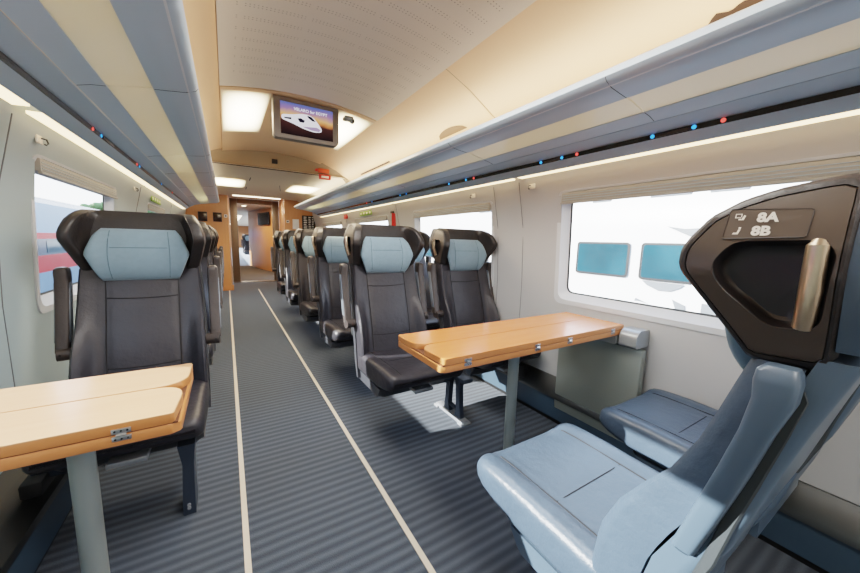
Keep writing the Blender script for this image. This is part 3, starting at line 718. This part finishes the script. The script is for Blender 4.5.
# ------------------------------------------------------------------ luggage racks
def rack(side, lab):
    t = thing('luggage_rack', lab, 'luggage rack')
    X = lambda d: (XR-d) if side > 0 else (XL+d)
    R0, R1 = YB+.05, 7.45
    def ext(name, prof, m, y0=R0, y1=R1, closed=False, par=t):
        bb = MB(); bb.loft([[(X(d), y, z) for d, z in prof] for y in (y0, y1)], m, closed=closed); return bb.build(name, par)
    sm = ext('lower_panel', [(.172, 1.70), (.174, 1.662), (.182, 1.655), (.196, 1.660), (.232, 1.693), (.232, 1.73), (.172, 1.735)], M['rackdk'], closed=True)
    ext('indicator_strip', [(.231, 1.692), (.2335, 1.692), (.237, 1.7135), (.231, 1.7135)], M['blackgloss'], closed=True)
    ext('middle_panel', [(.232, 1.714), (.240, 1.7145), (.312, 1.7405), (.314, 1.7455), (.232, 1.745)], M['rackdk'], closed=True)
    ext('upper_panel', [(.318, 1.7425), (.36, 1.755), (.404, 1.7605), (.404, 1.772), (.318, 1.765)], M['rack'], closed=True)
    seams = (-1.3, -.25, .80, 1.83, 3.16, 3.95, 5.0, 6.1)
    ys = [R0]+list(seams)+[R1]
    for a, c in zip(ys, ys[1:]):
        ext('glass_shelf', [(.400, 1.7625), (.552, 1.7895), (.552, 1.7955), (.400, 1.7685)], M['rackglass'], a+.003, c-.003, True)
    ext('front_rail', [(.546, 1.784), (.60, 1.790), (.655, 1.797), (.661, 1.8005), (.668, 1.8005), (.690, 1.811), (.700, 1.824), (.697, 1.845), (.680, 1.858), (.62, 1.848), (.556, 1.800)], M['rack'], closed=True)
    ext('rail_highlight', [(.660, 1.7985), (.6665, 1.7995), (.6665, 1.8015), (.660, 1.8005)], M['frame'], closed=True)  # pale strip painted as the highlight line along the rail
    bb = MB()
    for y in seams:
        bb.tube([(X(d), y, z-.0004) for d, z in ((.548, 1.7845), (.60, 1.790), (.655, 1.797), (.690, 1.811), (.6995, 1.824))], .0012, M['gap'], 5)
        bb.tube([(X(d), y, z-.0004) for d, z in ((.32, 1.7432), (.36, 1.755), (.402, 1.7605))], .0012, M['gap'], 5)
    bb.build('panel_joint', t)
    bb = MB(); e = [(.172, 1.66), (.232, 1.69), (.318, 1.74), (.404, 1.76), (.552, 1.785), (.66, 1.797), (.70, 1.825), (.68, 1.862), (.5, 1.85), (.172, 1.80)]
    bb.loft([[(X(d), y, z) for d, z in e] for y in (R1-.005, R1+.02)], M['rack']); bb.build('end_cap', t)
    leds = {1: [(.584, 'r'), (.681, 'b'), (.841, 'b'), (1.229, 'r'), (1.327, 'b'), (1.479, 'b'), (2.241, 'b'), (2.485, 'b'), (2.14, 'r'), (3.3, 'b'), (3.45, 'b'), (4.3, 'b'), (4.5, 'r')], -1: [(2.34, 'r'), (2.473, 'b'), (3.387, 'b'), (3.3, 'r'), (4.4, 'b'), (5.2, 'r')]}[side]
    for y, c in leds:
        bb = MB(); x, z = X(.2365), 1.7035
        bb.tube([(x+side*.003, y, z), (x-side*.0015, y, z)], .0085, M['ledred' if c == 'r' else 'ledblue'], 12); o = bb.build('indicator_light', t)
    for a, c in ((.69, .83), (1.34, 1.46)) if side > 0 else ((2.5, 2.7),):
        bb = MB(); bb.box(min(X(.2335), X(.2385)), max(X(.2335), X(.2385)), a, c, 1.6955, 1.7105, M['recess'], .002); bb.build('reading_light_panel', t)
    return t
rack(1, 'long blue grey luggage rack with frosted glass shelf above the paired seats')
rack(-1, 'long blue grey luggage rack with frosted glass shelf above the single seats')
# light strips under the racks
segs = {1: [(YB+.1, 1.735), (1.80, 3.83), (3.90, 5.9), (5.97, 7.5)], -1: [(YB+.1, 1.9), (2.0, 4.2), (4.27, 6.3), (6.37, 7.5)]}
desc = {1: 'warm glowing light strip under the rack of the paired seats, ', -1: 'warm glowing light strip under the rack of the single seats, '}
pos = ['over the table', 'over the second window', 'over the third window', 'by the end wall']
for s in (1, -1):
    for i, (a, c) in enumerate(segs[s]):
        X = lambda d: (XR-d) if s > 0 else (XL+d)
        b = MB(); b.loft([[(X(d), y, z) for d, z in ((.126, 1.653), (.171, 1.656), (.171, 1.664), (.126, 1.664))] for y in (a, c)], M['ledwarm'])
        tag(b.build('light_strip'), desc[s]+pos[i], 'light', 'light strips under the racks')

# ------------------------------------------------------------------ ceiling fittings
def ceil_light(x0, x1, y0, y1, zf, lab, m):
    t = thing('ceiling_light', lab, 'light', group='ceiling lights')
    b = MB(); b.loft([[(x, y, zf(x)-.004) for x in [x0+(x1-x0)*i/6 for i in range(7)]] for y in (y0, y1)], m, closed=False); b.build('diffuser', t)
    return t
ceil_light(.018, .34, 2.85, 3.95, vault, 'glowing ceiling light beside the monitor, over the single seats', M['lamp'])
ceil_light(.84, 1.138, 2.85, 3.95, vault, 'glowing ceiling light beside the small dome camera, over the paired seats', M['lamp'])
fl = lambda x: ZC+.004
ceil_light(-.22, .32, 6.0, 7.0, fl, 'glowing light in the lower ceiling, nearer the single seats', M['lamp'])
ceil_light(.98, 1.46, 6.0, 7.0, fl, 'glowing light in the lower ceiling, nearer the paired seats', M['lamp'])
b = MB(); b.box(.16, 1.10, 8.38, 8.44, ZC-.008, ZC+.003, M['lamp2'], .003); tag(b.build('ceiling_light'), 'thin glowing light line across the ceiling in front of the doorway', 'light', 'ceiling lights')
# monitor
t = thing('ceiling_monitor', 'grey framed monitor hanging from the ceiling, showing a white train at sunset', 'monitor', (.590, 2.86, 2.10))
b = MB(); ol = round_poly([(-.246, .150), (-.246, -.135), (-.235, -.148), (.225, -.148), (.246, -.12), (.246, .150)], [.01, .03, .02, .02, .04, .01], 5)
b.loft([[(x, y, z) for x, z in o] for y, o in ((.07, ol), (.006, ol), (0, [(x*.985, z*.98) for x, z in ol]))], M['tvgrey']); b.build('housing', t)
b = MB(); sw, sh = .196, .116; b.poly([(-sw, -.002, -sh), (sw, -.002, -sh), (sw, -.002, sh), (-sw, -.002, sh)], M['screen']); scr = b.build('screen', t)
b = MB()
P = lambda pts, m, y: b.poly([(x, y, z) for x, z in pts], m)
P(round_poly([(-.19, .022), (-.11, .034), (-.05, .050), (.0, .054), (.04, .044), (.078, .006), (.108, -.038), (.104, -.060), (.05, -.070), (-.03, -.058), (-.11, -.032), (-.19, -.012)], .02, 3), M['scrwhite'], -.0026)
P([(-.075, .012), (-.05, .018), (-.02, .005), (-.03, -.012), (-.06, -.012)], M['scrdark'], -.003)
P(round_poly([(-.005, .047), (.03, .042), (.062, .012), (.035, .012), (.005, .03)], .006, 3), M['scrdark'], -.003)
P([(-.17, .004), (-.12, .010), (-.12, -.004), (-.17, -.004)], M['scrdark'], -.003)
P(round_poly([(.07, -.03), (.10, -.045), (.085, -.06), (.03, -.058), (-.04, -.042)], .006, 3), M['scrmid'], -.003)
b.build('train_picture', scr)
me = text_mesh('VELARO for EGYPT', .030, M['scrwhite'], .0006); o = bpy.data.objects.new('lettering', me); COL.objects.link(o); o.parent = scr
o.rotation_euler = (PI/2, 0, 0); o.location = (-.100, -.003, .068)
# dome camera
t = thing('dome_camera', 'small silver dome camera on the ceiling beside the monitor', 'camera', (.93, 2.87, 2.185))
b = MB(); b.box(-.045, .03, -.02, .06, .0, .03, M['bracket2'], .01); b.build('mount', t)
b = MB(); b.sphere((.02, .0, -.002), .024, M['steel'], 14, 8); b.tube([(.024, -.018, -.008), (.026, -.026, -.012)], .01, M['black'], 10); b.build('lens', t)
# bulkhead fittings
b = MB(); b.box(.545, .61, 4.805, 4.83, 2.13, 2.185, M['black'], .004); tag(b.build('ceiling_sensor'), 'small black square sensor on the beige bulkhead', 'sensor')
t = thing('alarm_sign', 'orange red alarm sign on the beige bulkhead above the red handle', 'sign', (1.19, 4.80, 2.11))
b = MB(); b.box(-.075, .075, .0, .02, -.022, .035, M['orangered'], .004); b.build('plate', t)
b = MB(); b.tube([(-.10, .0, .005), (-.10, -.02, .005)], .018, M['red'], 12); b.build('button', t)
t = thing('emergency_pull_box', 'red framed emergency pull box just below the orange red sign', 'emergency pull', (1.205, 4.80, 2.005))
b = MB(); b.box(-.08, .08, .0, .03, .0, .066, M['red'], .008); b.build('box', t)
b = MB(); b.box(-.05, .05, -.004, .01, .018, .046, M['white'], .003); b.build('pull_plate', t)
for (y0, y1, lab) in ((2.06, 2.42, 'tan half-oval vent in the cream ceiling side, over the second pair of seats'), (.40, .64, 'brown scalloped vent slot in the cream ceiling side, over the 8A 8B seat'), (3.4, 4.3, 'thin dark vent slot in the cream ceiling side, before the bulkhead')):
    n = 16; L0 = []; L1 = []; L2_ = []
    for i in range(n+1):
        u = i/n; y = y0+(y1-y0)*u; hgt = .05*math.sin(PI*u)**.5 if 'oval' in lab else (.022+.012*math.sin(u*PI*3)**2)*min(1, 6*u, 6*(1-u)) if 'scallop' in lab else .012
        def P_(d, o): return (1.15+d, y, lerp(d, SIDE)-o)
        d0 = .43 if 'scallop' in lab else .40; L0.append(P_(d0+.0, .003)); L1.append(P_(d0-hgt*.5-.004, .006)); L2_.append(P_(d0-hgt-.006, .003))
    b = MB(); b.loft([L0, L1, L2_], plain('tan_vent', srgb(116, 92, 68), .6) if 'oval' in lab else plain('brown_vent', srgb(62, 42, 24), .6), closed=False)
    tag(b.build('ceiling_vent'), lab, 'vent')

# ------------------------------------------------------------------ small things on the side walls
def hook(x, y, z, s, lab):
    t = thing('coat_hook', lab, 'hook', (x, y, z), 'coat hooks under the racks')
    b = MB(); b.box(-.004, .004, -.026, .026, -.018, .018, M['white'], .003); b.build('plate', t)
    b = MB(); b.tube([(-s*.004, .012, .008), (-s*.02, .012, .004), (-s*.024, .012, -.012), (-s*.018, .012, -.02), (-s*.012, .012, -.016)], .0035, M['gasket'], 8); b.build('peg', t)
for y, l in ((2.33, 'small coat hook above the second window, paired-seat wall'), (1.675, 'small coat hook beside the wall joint before the first window, paired-seat wall')): hook(wall_x(1, 1.60)-.006, y, 1.60, 1, l)
for y, l in ((2.226, 'small coat hook above the window beside the single seat'), (4.04, 'small coat hook between the two windows, single-seat wall')): hook(wall_x(-1, 1.60)+.006, y, 1.60, -1, l)
def plate(name, s, y0, y1, z0, z1, m, lab, cat):
    b = MB(); x = wall_x(s, (z0+z1)/2); b.box(min(x, x-s*.012), max(x, x-s*.012), y0, y1, z0, z1, m, .003)
    if m == M['green']:
        for k in range(4): yy = y0+(y1-y0)*(k+.5)/4; b.box(min(x-s*.011, x-s*.0135), max(x-s*.011, x-s*.0135), yy-.03, yy+.03, z0+.02, z1-.02, M['paper'], .001)
    return tag(b.build(name), lab, cat)
plate('exit_sign', 1, 4.7, 5.2, 1.565, 1.635, M['green'], 'green exit pictogram strip above the third window of the paired-seat wall', 'sign')
plate('exit_sign', -1, 4.85, 5.45, 1.56, 1.63, M['green'], 'green exit pictogram strip above the second window of the single-seat wall', 'sign')
plate('warning_sign', 1, 5.85, 6.05, 1.56, 1.64, M['red'], 'small red and white sign between the far windows', 'sign')
t = thing('emergency_hammer', 'red emergency hammer in its holder between second and third window', 'hammer', (wall_x(1, 1.48)-.012, 4.02, 1.48))
b = MB(); b.box(-.012, .012, -.05, .05, -.10, .12, M['red'], .01); b.build('holder', t)
b = MB(); b.tube([(-.02, 0, -.12), (-.02, 0, .09)], .012, M['red'], 10); b.box(-.034, -.008, -.045, .045, .07, .10, M['black'], .006); b.build('handle', t)

# ------------------------------------------------------------------ the end of the carriage and beyond
XD0, XD1 = .058, 1.19
def panel(name, pts, m):
    b = MB(); b.loft([pts, [(x, y+.04, z) for x, y, z in pts]], m); return struct(b.build(name))
panel('wall_end', [(XL-.02, YE, 0), (XD0, YE, 0), (XD0, YE, 2.2), (XL-.02, YE, 2.2)], M['orange'])
panel('wall_end', [(XD1, YE, 0), (XR+.02, YE, 0), (XR+.02, YE, 2.2), (XD1, YE, 2.2)], M['orange'])
b = MB(); b.box(XD0-.005, XD0+.04, YE-.004, YE+.045, 0, .12, M['edge'], .003); b.box(XL, XD0, YE-.012, YE-.001, 0, .10, M['edge'], .003); struct(b.build('trim_4'))
def sidew(name, x0, x1, y0, y1, m, z1=2.2):
    b = MB(); b.poly([(x0, y0, 0), (x1, y1, 0), (x1, y1, z1), (x0, y0, z1)], m); return struct(b.build(name))
sidew('wall_corridor', XD0, .10, YE+.04, 10, M['orange']); sidew('wall_corridor', XD1, 1.27, YE+.04, 10, M['orange'])
b = MB(); b.poly([(XL, YE, 0), (XR, YE, 0), (1.6, 10.0, 0), (-.3, 10, 0)], M['carpet']); b.poly([(-.3, 10, .004), (1.6, 10, .004), (1.8, 15.6, .004), (-.3, 15.6, .004)], M['mat'])
b.box(.12, 1.25, 9.9, 10.12, 0, .012, M['portal'], .003)
b.poly([(-1, 15.6, 0), (2.2, 15.6, 0), (2.2, 40, 0), (-1, 40, 0)], M['bluefloor']); struct(b.build('floor_vestibule'))
d = sempty('door_1', (0, 10, 0))
b = MB(); b.box(.11, .28, 0, .10, 0, 2.15, M['portal'], .012); b.build('jamb', d)
b = MB(); b.box(1.096, 1.26, 0, .10, 0, 2.15, M['portal'], .012); b.build('jamb', d)
b = MB(); b.box(.28, 1.096, 0, .10, 2.04, 2.15, M['portal'], .012); b.build('header', d)
b = MB(); b.poly([(-.5, YE, 2.17), (1.8, YE, 2.17), (1.8, 15.6, 2.17), (-.5, 15.6, 2.17)], M['ceil']); b.poly([(-1, 15.6, 2.25), (2.2, 15.6, 2.25), (2.2, 40, 2.25), (-1, 40, 2.25)], M['ceil']); struct(b.build('ceiling_vestibule'))
# curved wood cabinet wall in the vestibule
b = MB(); cv = [(1.9, 11.6), (1.55, 12.0), (1.36, 12.5), (1.16, 13.4), (.98, 14.4), (.82, 15.4), (.80, 15.6), (2.2, 15.62)]
b.loft([[(x, y, z) for x, y in cv] for z in (0, 2.17)], M['orange'], closed=False); struct(b.build('wall_vestibule'))
b = MB(); b.poly([(-.05, 10.1, 0), (.05, 15.6, 0), (.05, 15.6, 2.17), (-.05, 10.1, 2.17)], M['portal']); struct(b.build('wall_vestibule'))
b = MB()
for x in (-1.0, 2.2): b.poly([(x, 15.6, 0), (x, 40, 0), (x, 40, .85), (x, 15.6, .85)], M['wall']); b.poly([(x, 15.6, 1.5), (x, 40, 1.5), (x, 40, 2.25), (x, 15.6, 2.25)], M['wall'])
b.poly([(-1, 40, 0), (2.2, 40, 0), (2.2, 40, 2.25), (-1, 40, 2.25)], M['orange']); b.poly([(-1, 15.6, 0), (.05, 15.6, 0), (.05, 15.6, 2.25), (-1, 15.6, 2.25)], M['wall']); struct(b.build('wall_next'))
b = MB(); b.box(.46, .60, 12.2, 12.45, 2.155, 2.168, M['lamp'], .002); tag(b.build('ceiling_light'), 'square glowing ceiling light in the vestibule past the doorway', 'light', 'ceiling lights')
b = MB(); b.box(.35, .75, 20, 36, 2.235, 2.248, M['lamp2'], .002); tag(b.build('ceiling_light'), 'long glowing ceiling light down the middle of the next carriage', 'light', 'ceiling lights')
# things on the end walls
def board(name, x0, x1, z0, z1, m, lab, cat, frame=None, y=YE):
    b = MB(); b.box(x0, x1, y-.018, y-.0005, z0, z1, frame or m, .004)
    if frame: b.box(x0+.012, x1-.012, y-.020, y-.016, z0+.012, z1-.012, m, .002)
    return tag(b.build(name), lab, cat)
M['darkscreen'] = plain('dark_brown_screen', srgb(52, 30, 16), .2)
board('wall_screen', -.475, -.315, 1.49, 1.685, M['darkscreen'], 'dark square screen on the wood end wall, farther from the doorway', 'screen', M['recess'])
board('wall_screen', -.215, -.055, 1.49, 1.685, M['darkscreen'], 'dark square screen on the wood end wall, nearer the doorway', 'screen', M['recess'])
board('switch_plate', -.01, .045, 1.59, 1.65, M['black'], 'small switch in a white frame beside the dark screens', 'switch', M['paper'])
board('switch_plate', 1.225, 1.285, 1.54, 1.60, M['black'], 'small switch in a white frame beside the white notice', 'switch', M['paper'])
board('paper_notice', 1.36, 1.50, 1.40, 1.63, M['paper'], 'blank white notice sheet on the wood end wall', 'notice')
t = thing('timetable_board', 'black board with rows of white lines on the wood end wall under the rack', 'board', (1.575, YE-.02, 1.40))
b = MB(); b.box(0, .29, -.02, .0195, 0, .33, M['black'], .004); b.build('panel', t)
b = MB()
for r in range(7):
    for x0, x1 in ((.03, .11), (.14, .20), (.22, .27)): b.box(x0, x1-random.random()*.02, -.0225, -.0195, .03+r*.042, .047+r*.042, M['paper'])
b.build('text_lines', t)
# dark display on the vestibule cabinet
b = MB(); p0, p1 = Vector((1.31, 12.65)), Vector((1.07, 13.85)); dn = Vector((-(p1-p0).y, (p1-p0).x)).normalized()*.02
if dn.x > 0: dn = -dn
b.loft([[(p.x, p.y, z) for p, z in ((p0+dn*k, 1.62), (p1+dn*k, 1.62), (p1+dn*k, 2.04), (p0+dn*k, 2.04))] for k in (1.5, 2.8)], M['blackgloss']); tag(b.build('info_display'), 'black information display on the vestibule wood wall', 'display')
b = MB(); b.poly([(XL-.1, YB, 0), (XR+.1, YB, 0), (XR+.1, YB, 2.33), (XL-.1, YB, 2.33)], M['wall']); struct(b.build('wall_back'))

# ------------------------------------------------------------------ outside
b = MB(); b.poly([(-200, -120, -1.25), (-2.6, -120, -1.25), (-2.6, 260, -1.25), (-200, 260, -1.25)], M['ground']); b.poly([(3.2, -120, -1.25), (200, -120, -1.25), (200, 260, -1.25), (3.2, 260, -1.25)], M['ground'])
b.poly([(-2.6, -120, -1.26), (3.2, -120, -1.26), (3.2, 260, -1.26), (-2.6, 260, -1.26)], M['ground']); struct(b.build('ground'))
t = thing('white_train', 'bright white train with grey emblem standing outside the windows beyond the paired seats', 'train', (8.2, 0, 0))
b = MB(); body = [(0, -.95), (-.04, -.3), (0, .6), (0, 1.6), (.06, 2.3), (.35, 2.75), (1.4, 2.95), (2.45, 2.75), (2.75, 2.2), (2.8, 0), (2.75, -.95)]
b.loft([[(x, y, z) for x, z in body] for y in (-14, 30)], M['trainwhite']); b.build('body', t)
wy = [(4.27, 5.66), (2.60, 4.02)]+[(2.60-1.67*k, 4.02-1.67*k) for k in range(1, 7)]+[(5.94+1.67*k, 7.33+1.67*k) for k in range(0, 8)]
for y0, y1 in wy:
    b = MB(); o = round_poly([(y0, .46), (y1, .46), (y1, 1.30), (y0, 1.30)], .09, 5); i_ = round_poly([(y0+.05, .51), (y1-.05, .51), (y1-.05, 1.25), (y0+.05, 1.25)], .07, 5)
    b.loft([[(-.034, y, z) for y, z in o], [(-.05, y, z) for y, z in o], [(-.05, y, z) for y, z in i_]], M['black'], False, False)
    f = b.build('window', t)
    b = MB(); b.poly([(-.048, y, z) for y, z in i_], M['trainglass']); b.build('glass', f)
b = MB()
arc = lambda cy, cz, r0, r1, a0, a1: b.poly([(-.052, cy+r1*math.cos(a0+(a1-a0)*k/14), cz+r1*math.sin(a0+(a1-a0)*k/14)) for k in range(15)]+[(-.052, cy+r0*math.cos(a1+(a0-a1)*k/14), cz+r0*math.sin(a1+(a0-a1)*k/14)) for k in range(15)], M['traingrey'])
b.poly([(-.052, 3.93-.0+y, z) for y, z in ((0, .44), (-.12, .34), (-.35, .25), (-.6, .26), (-.78, .36), (-.84, .44))], M['traingrey'])
b.poly([(-.052, y, z) for y, z in ((3.55, 1.66), (3.2, 1.60), (2.6, 1.62), (2.6, 1.45), (3.1, 1.45))], M['traingrey'])
b.poly([(-.052, y, z) for y, z in ((4.02, .02), (3.72, -.08), (3.98, -.05), (4.05, -.06))], M['traingrey'])
b.poly([(-.052, y, z) for y, z in ((3.28, .10), (3.02, .0), (3.0, -.16), (3.2, -.1))], M['traingrey']); b.poly([(-.052, y, z) for y, z in ((2.75, .1), (2.5, .1), (2.5, -.2), (2.75, -.2))], M['traingrey'])
b.build('emblem', t)
b = MB()
for y0, y1 in ((4.9, 5.4), (3.2, 4.0), (2.3, 2.9), (6.5, 6.9), (9, 10)): b.box(.05, .25, y0, y1, 2.3, 2.42, M['traingrey'], .02)
b.build('roof_equipment', t)
t = thing('red_train', 'pale train with red bands standing outside the single-seat window', 'train', (-4.5, 0, 0))
def band(name, z0, z1, m, x=0, x2=0):
    b = MB(); b.loft([[(xx, y, z) for xx, z in ((x, z0), (x2, z1), (x2-2.4, z1), (x-2.4, z0))] for y in (-6, 60)], m); return b.build(name, t)
band('lower_body', -.95, .02, M['trainlight']); band('red_band', .02, .5, M['trainred']); band('window_band', .5, .97, M['traindark']); band('upper_red_band', .97, 1.14, M['trainred']); band('upper_body', 1.14, 2.0, M['trainlight'], 0, -.08); band('roof', 2.0, 2.22, M['traindark'], -.08, -.4)
for k in range(14):
    b = MB(); y = 4+3.4*k; b.loft([[(x, yy, z) for yy, z in round_poly([(y, .55), (y+1.9, .55), (y+1.9, .92), (y, .92)], .06, 3)] for x in (.0, .008)], M['trainglass']); b.build('window', t)
def tree(x, y, z, r, lab):
    t = thing('leafy_tree', lab, 'tree', (x, y, -1.25), 'trees beyond the red-banded train')
    b = MB(); b.tube([(0, 0, 0), (.1, 0, z*.6), (0, .1, z)], [.35, .25, .1], M['bark'], 8); b.build('trunk', t)
    b = MB()
    for k in range(60):
        a, e, rr = random.random()*2*PI, random.random()*2-1, r*(.35+.65*random.random()**.5)
        c = (rr*math.cos(a)*math.sqrt(1-e*e), rr*math.sin(a)*math.sqrt(1-e*e), z+rr*e)
        b.sphere(c, r*.26*(.6+.6*random.random()), M['foliage'], 7, 5, (1, 1, .8))
    b.build('crown', t)
tree(-14, 60, 4.2, 2.0, 'green tree above the red-banded train, seen at the window middle')
tree(-10.6, 75, 4.6, 2.6, 'green tree above the red-banded train, seen at the window edge')

# ------------------------------------------------------------------ light
w = bpy.data.worlds.new('sky'); SC.world = w; w.use_nodes = True; nt = w.node_tree; nt.nodes.clear()
out = nt.nodes.new('ShaderNodeOutputWorld'); bg = nt.nodes.new('ShaderNodeBackground'); tc = nt.nodes.new('ShaderNodeTexCoord'); sp = nt.nodes.new('ShaderNodeSeparateXYZ')
rp = nt.nodes.new('ShaderNodeValToRGB'); nt.links.new(tc.outputs['Generated'], sp.inputs[0]); nt.links.new(sp.outputs[2], rp.inputs[0])
rp.color_ramp.elements[0].color = (.95, .97, 1, 1); rp.color_ramp.elements[1].position = .7; rp.color_ramp.elements[1].color = (.50, .68, 1, 1)
nt.links.new(rp.outputs[0], bg.inputs[0]); bg.inputs[1].default_value = 4.2; nt.links.new(bg.outputs[0], out.inputs[0])
sl = bpy.data.lights.new('sun', 'SUN'); sl.energy = 17; sl.angle = math.radians(.6); sl.color = (1, .965, .92)
so = bpy.data.objects.new('sun', sl); COL.objects.link(so)
so.rotation_euler = Vector((1, -.4, -.475)).to_track_quat('-Z', 'Y').to_euler()
def area(x, y, z, sx, sy, e, col, rot=(0, 0, 0)):
    l = bpy.data.lights.new('lamp', 'AREA'); l.shape = 'RECTANGLE'; l.size = sx; l.size_y = sy; l.energy = e; l.color = col
    o = bpy.data.objects.new('lamp', l); COL.objects.link(o); o.location = (x, y, z); o.rotation_euler = rot; return o
warm = (1, .82, .60)
for s in (1, -1):       # unseen lamps added above the racks to brighten the ceiling
    area((XR-.50) if s > 0 else (XL+.50), 2.4, 1.90, .16, 9.0, 26, (1, .85, .68), (0, PI+s*.35, 0))
for y in (-1.2, 1.2): area(CX, y, 2.16, .7, 1.6, 34, (1, .95, .88))  # fill lamps without fittings, added to brighten the interior
area(CX, 3.4, 2.15, .8, .9, 30, warm); area(CX, 6.2, 2.03, .9, 1.6, 30, warm); area(.68, 9.2, 2.1, .7, .8, 14, warm); area(.5, 12.5, 2.1, .5, 2, 45, warm); area(.58, 25, 2.2, 1, 12, 120, (1, .97, .92))  # added lamps that strengthen the ceiling lights, with no fittings of their own

# ------------------------------------------------------------------ camera
cam = bpy.data.cameras.new('camera'); co = bpy.data.objects.new('camera', cam); COL.objects.link(co)
f, yaw, pit, rol = 331.03, .5512, .1358, -.0272
cam.sensor_fit = 'HORIZONTAL'; cam.sensor_width = 36; cam.lens = f/860*36; cam.clip_start = .02; cam.clip_end = 600
F = Vector((math.sin(yaw)*math.cos(pit), math.cos(yaw)*math.cos(pit), -math.sin(pit))); r = Vector((math.cos(yaw), -math.sin(yaw), 0)); dn = F.cross(r)
r2 = r*math.cos(rol)+dn*math.sin(rol); d2 = dn*math.cos(rol)-r*math.sin(rol)
co.matrix_world = Matrix(((r2.x, -d2.x, -F.x, 0), (r2.y, -d2.y, -F.y, 0), (r2.z, -d2.z, -F.z, H), (0, 0, 0, 1)))
SC.camera = co
SC.view_settings.view_transform = 'Filmic'; SC.view_settings.look = 'Medium High Contrast'; SC.view_settings.exposure = .3
SC.cycles.use_denoising = True; SC.cycles.max_bounces = 10; SC.cycles.diffuse_bounces = 6; SC.cycles.transparent_max_bounces = 12; SC.cycles.sample_clamp_indirect = 6
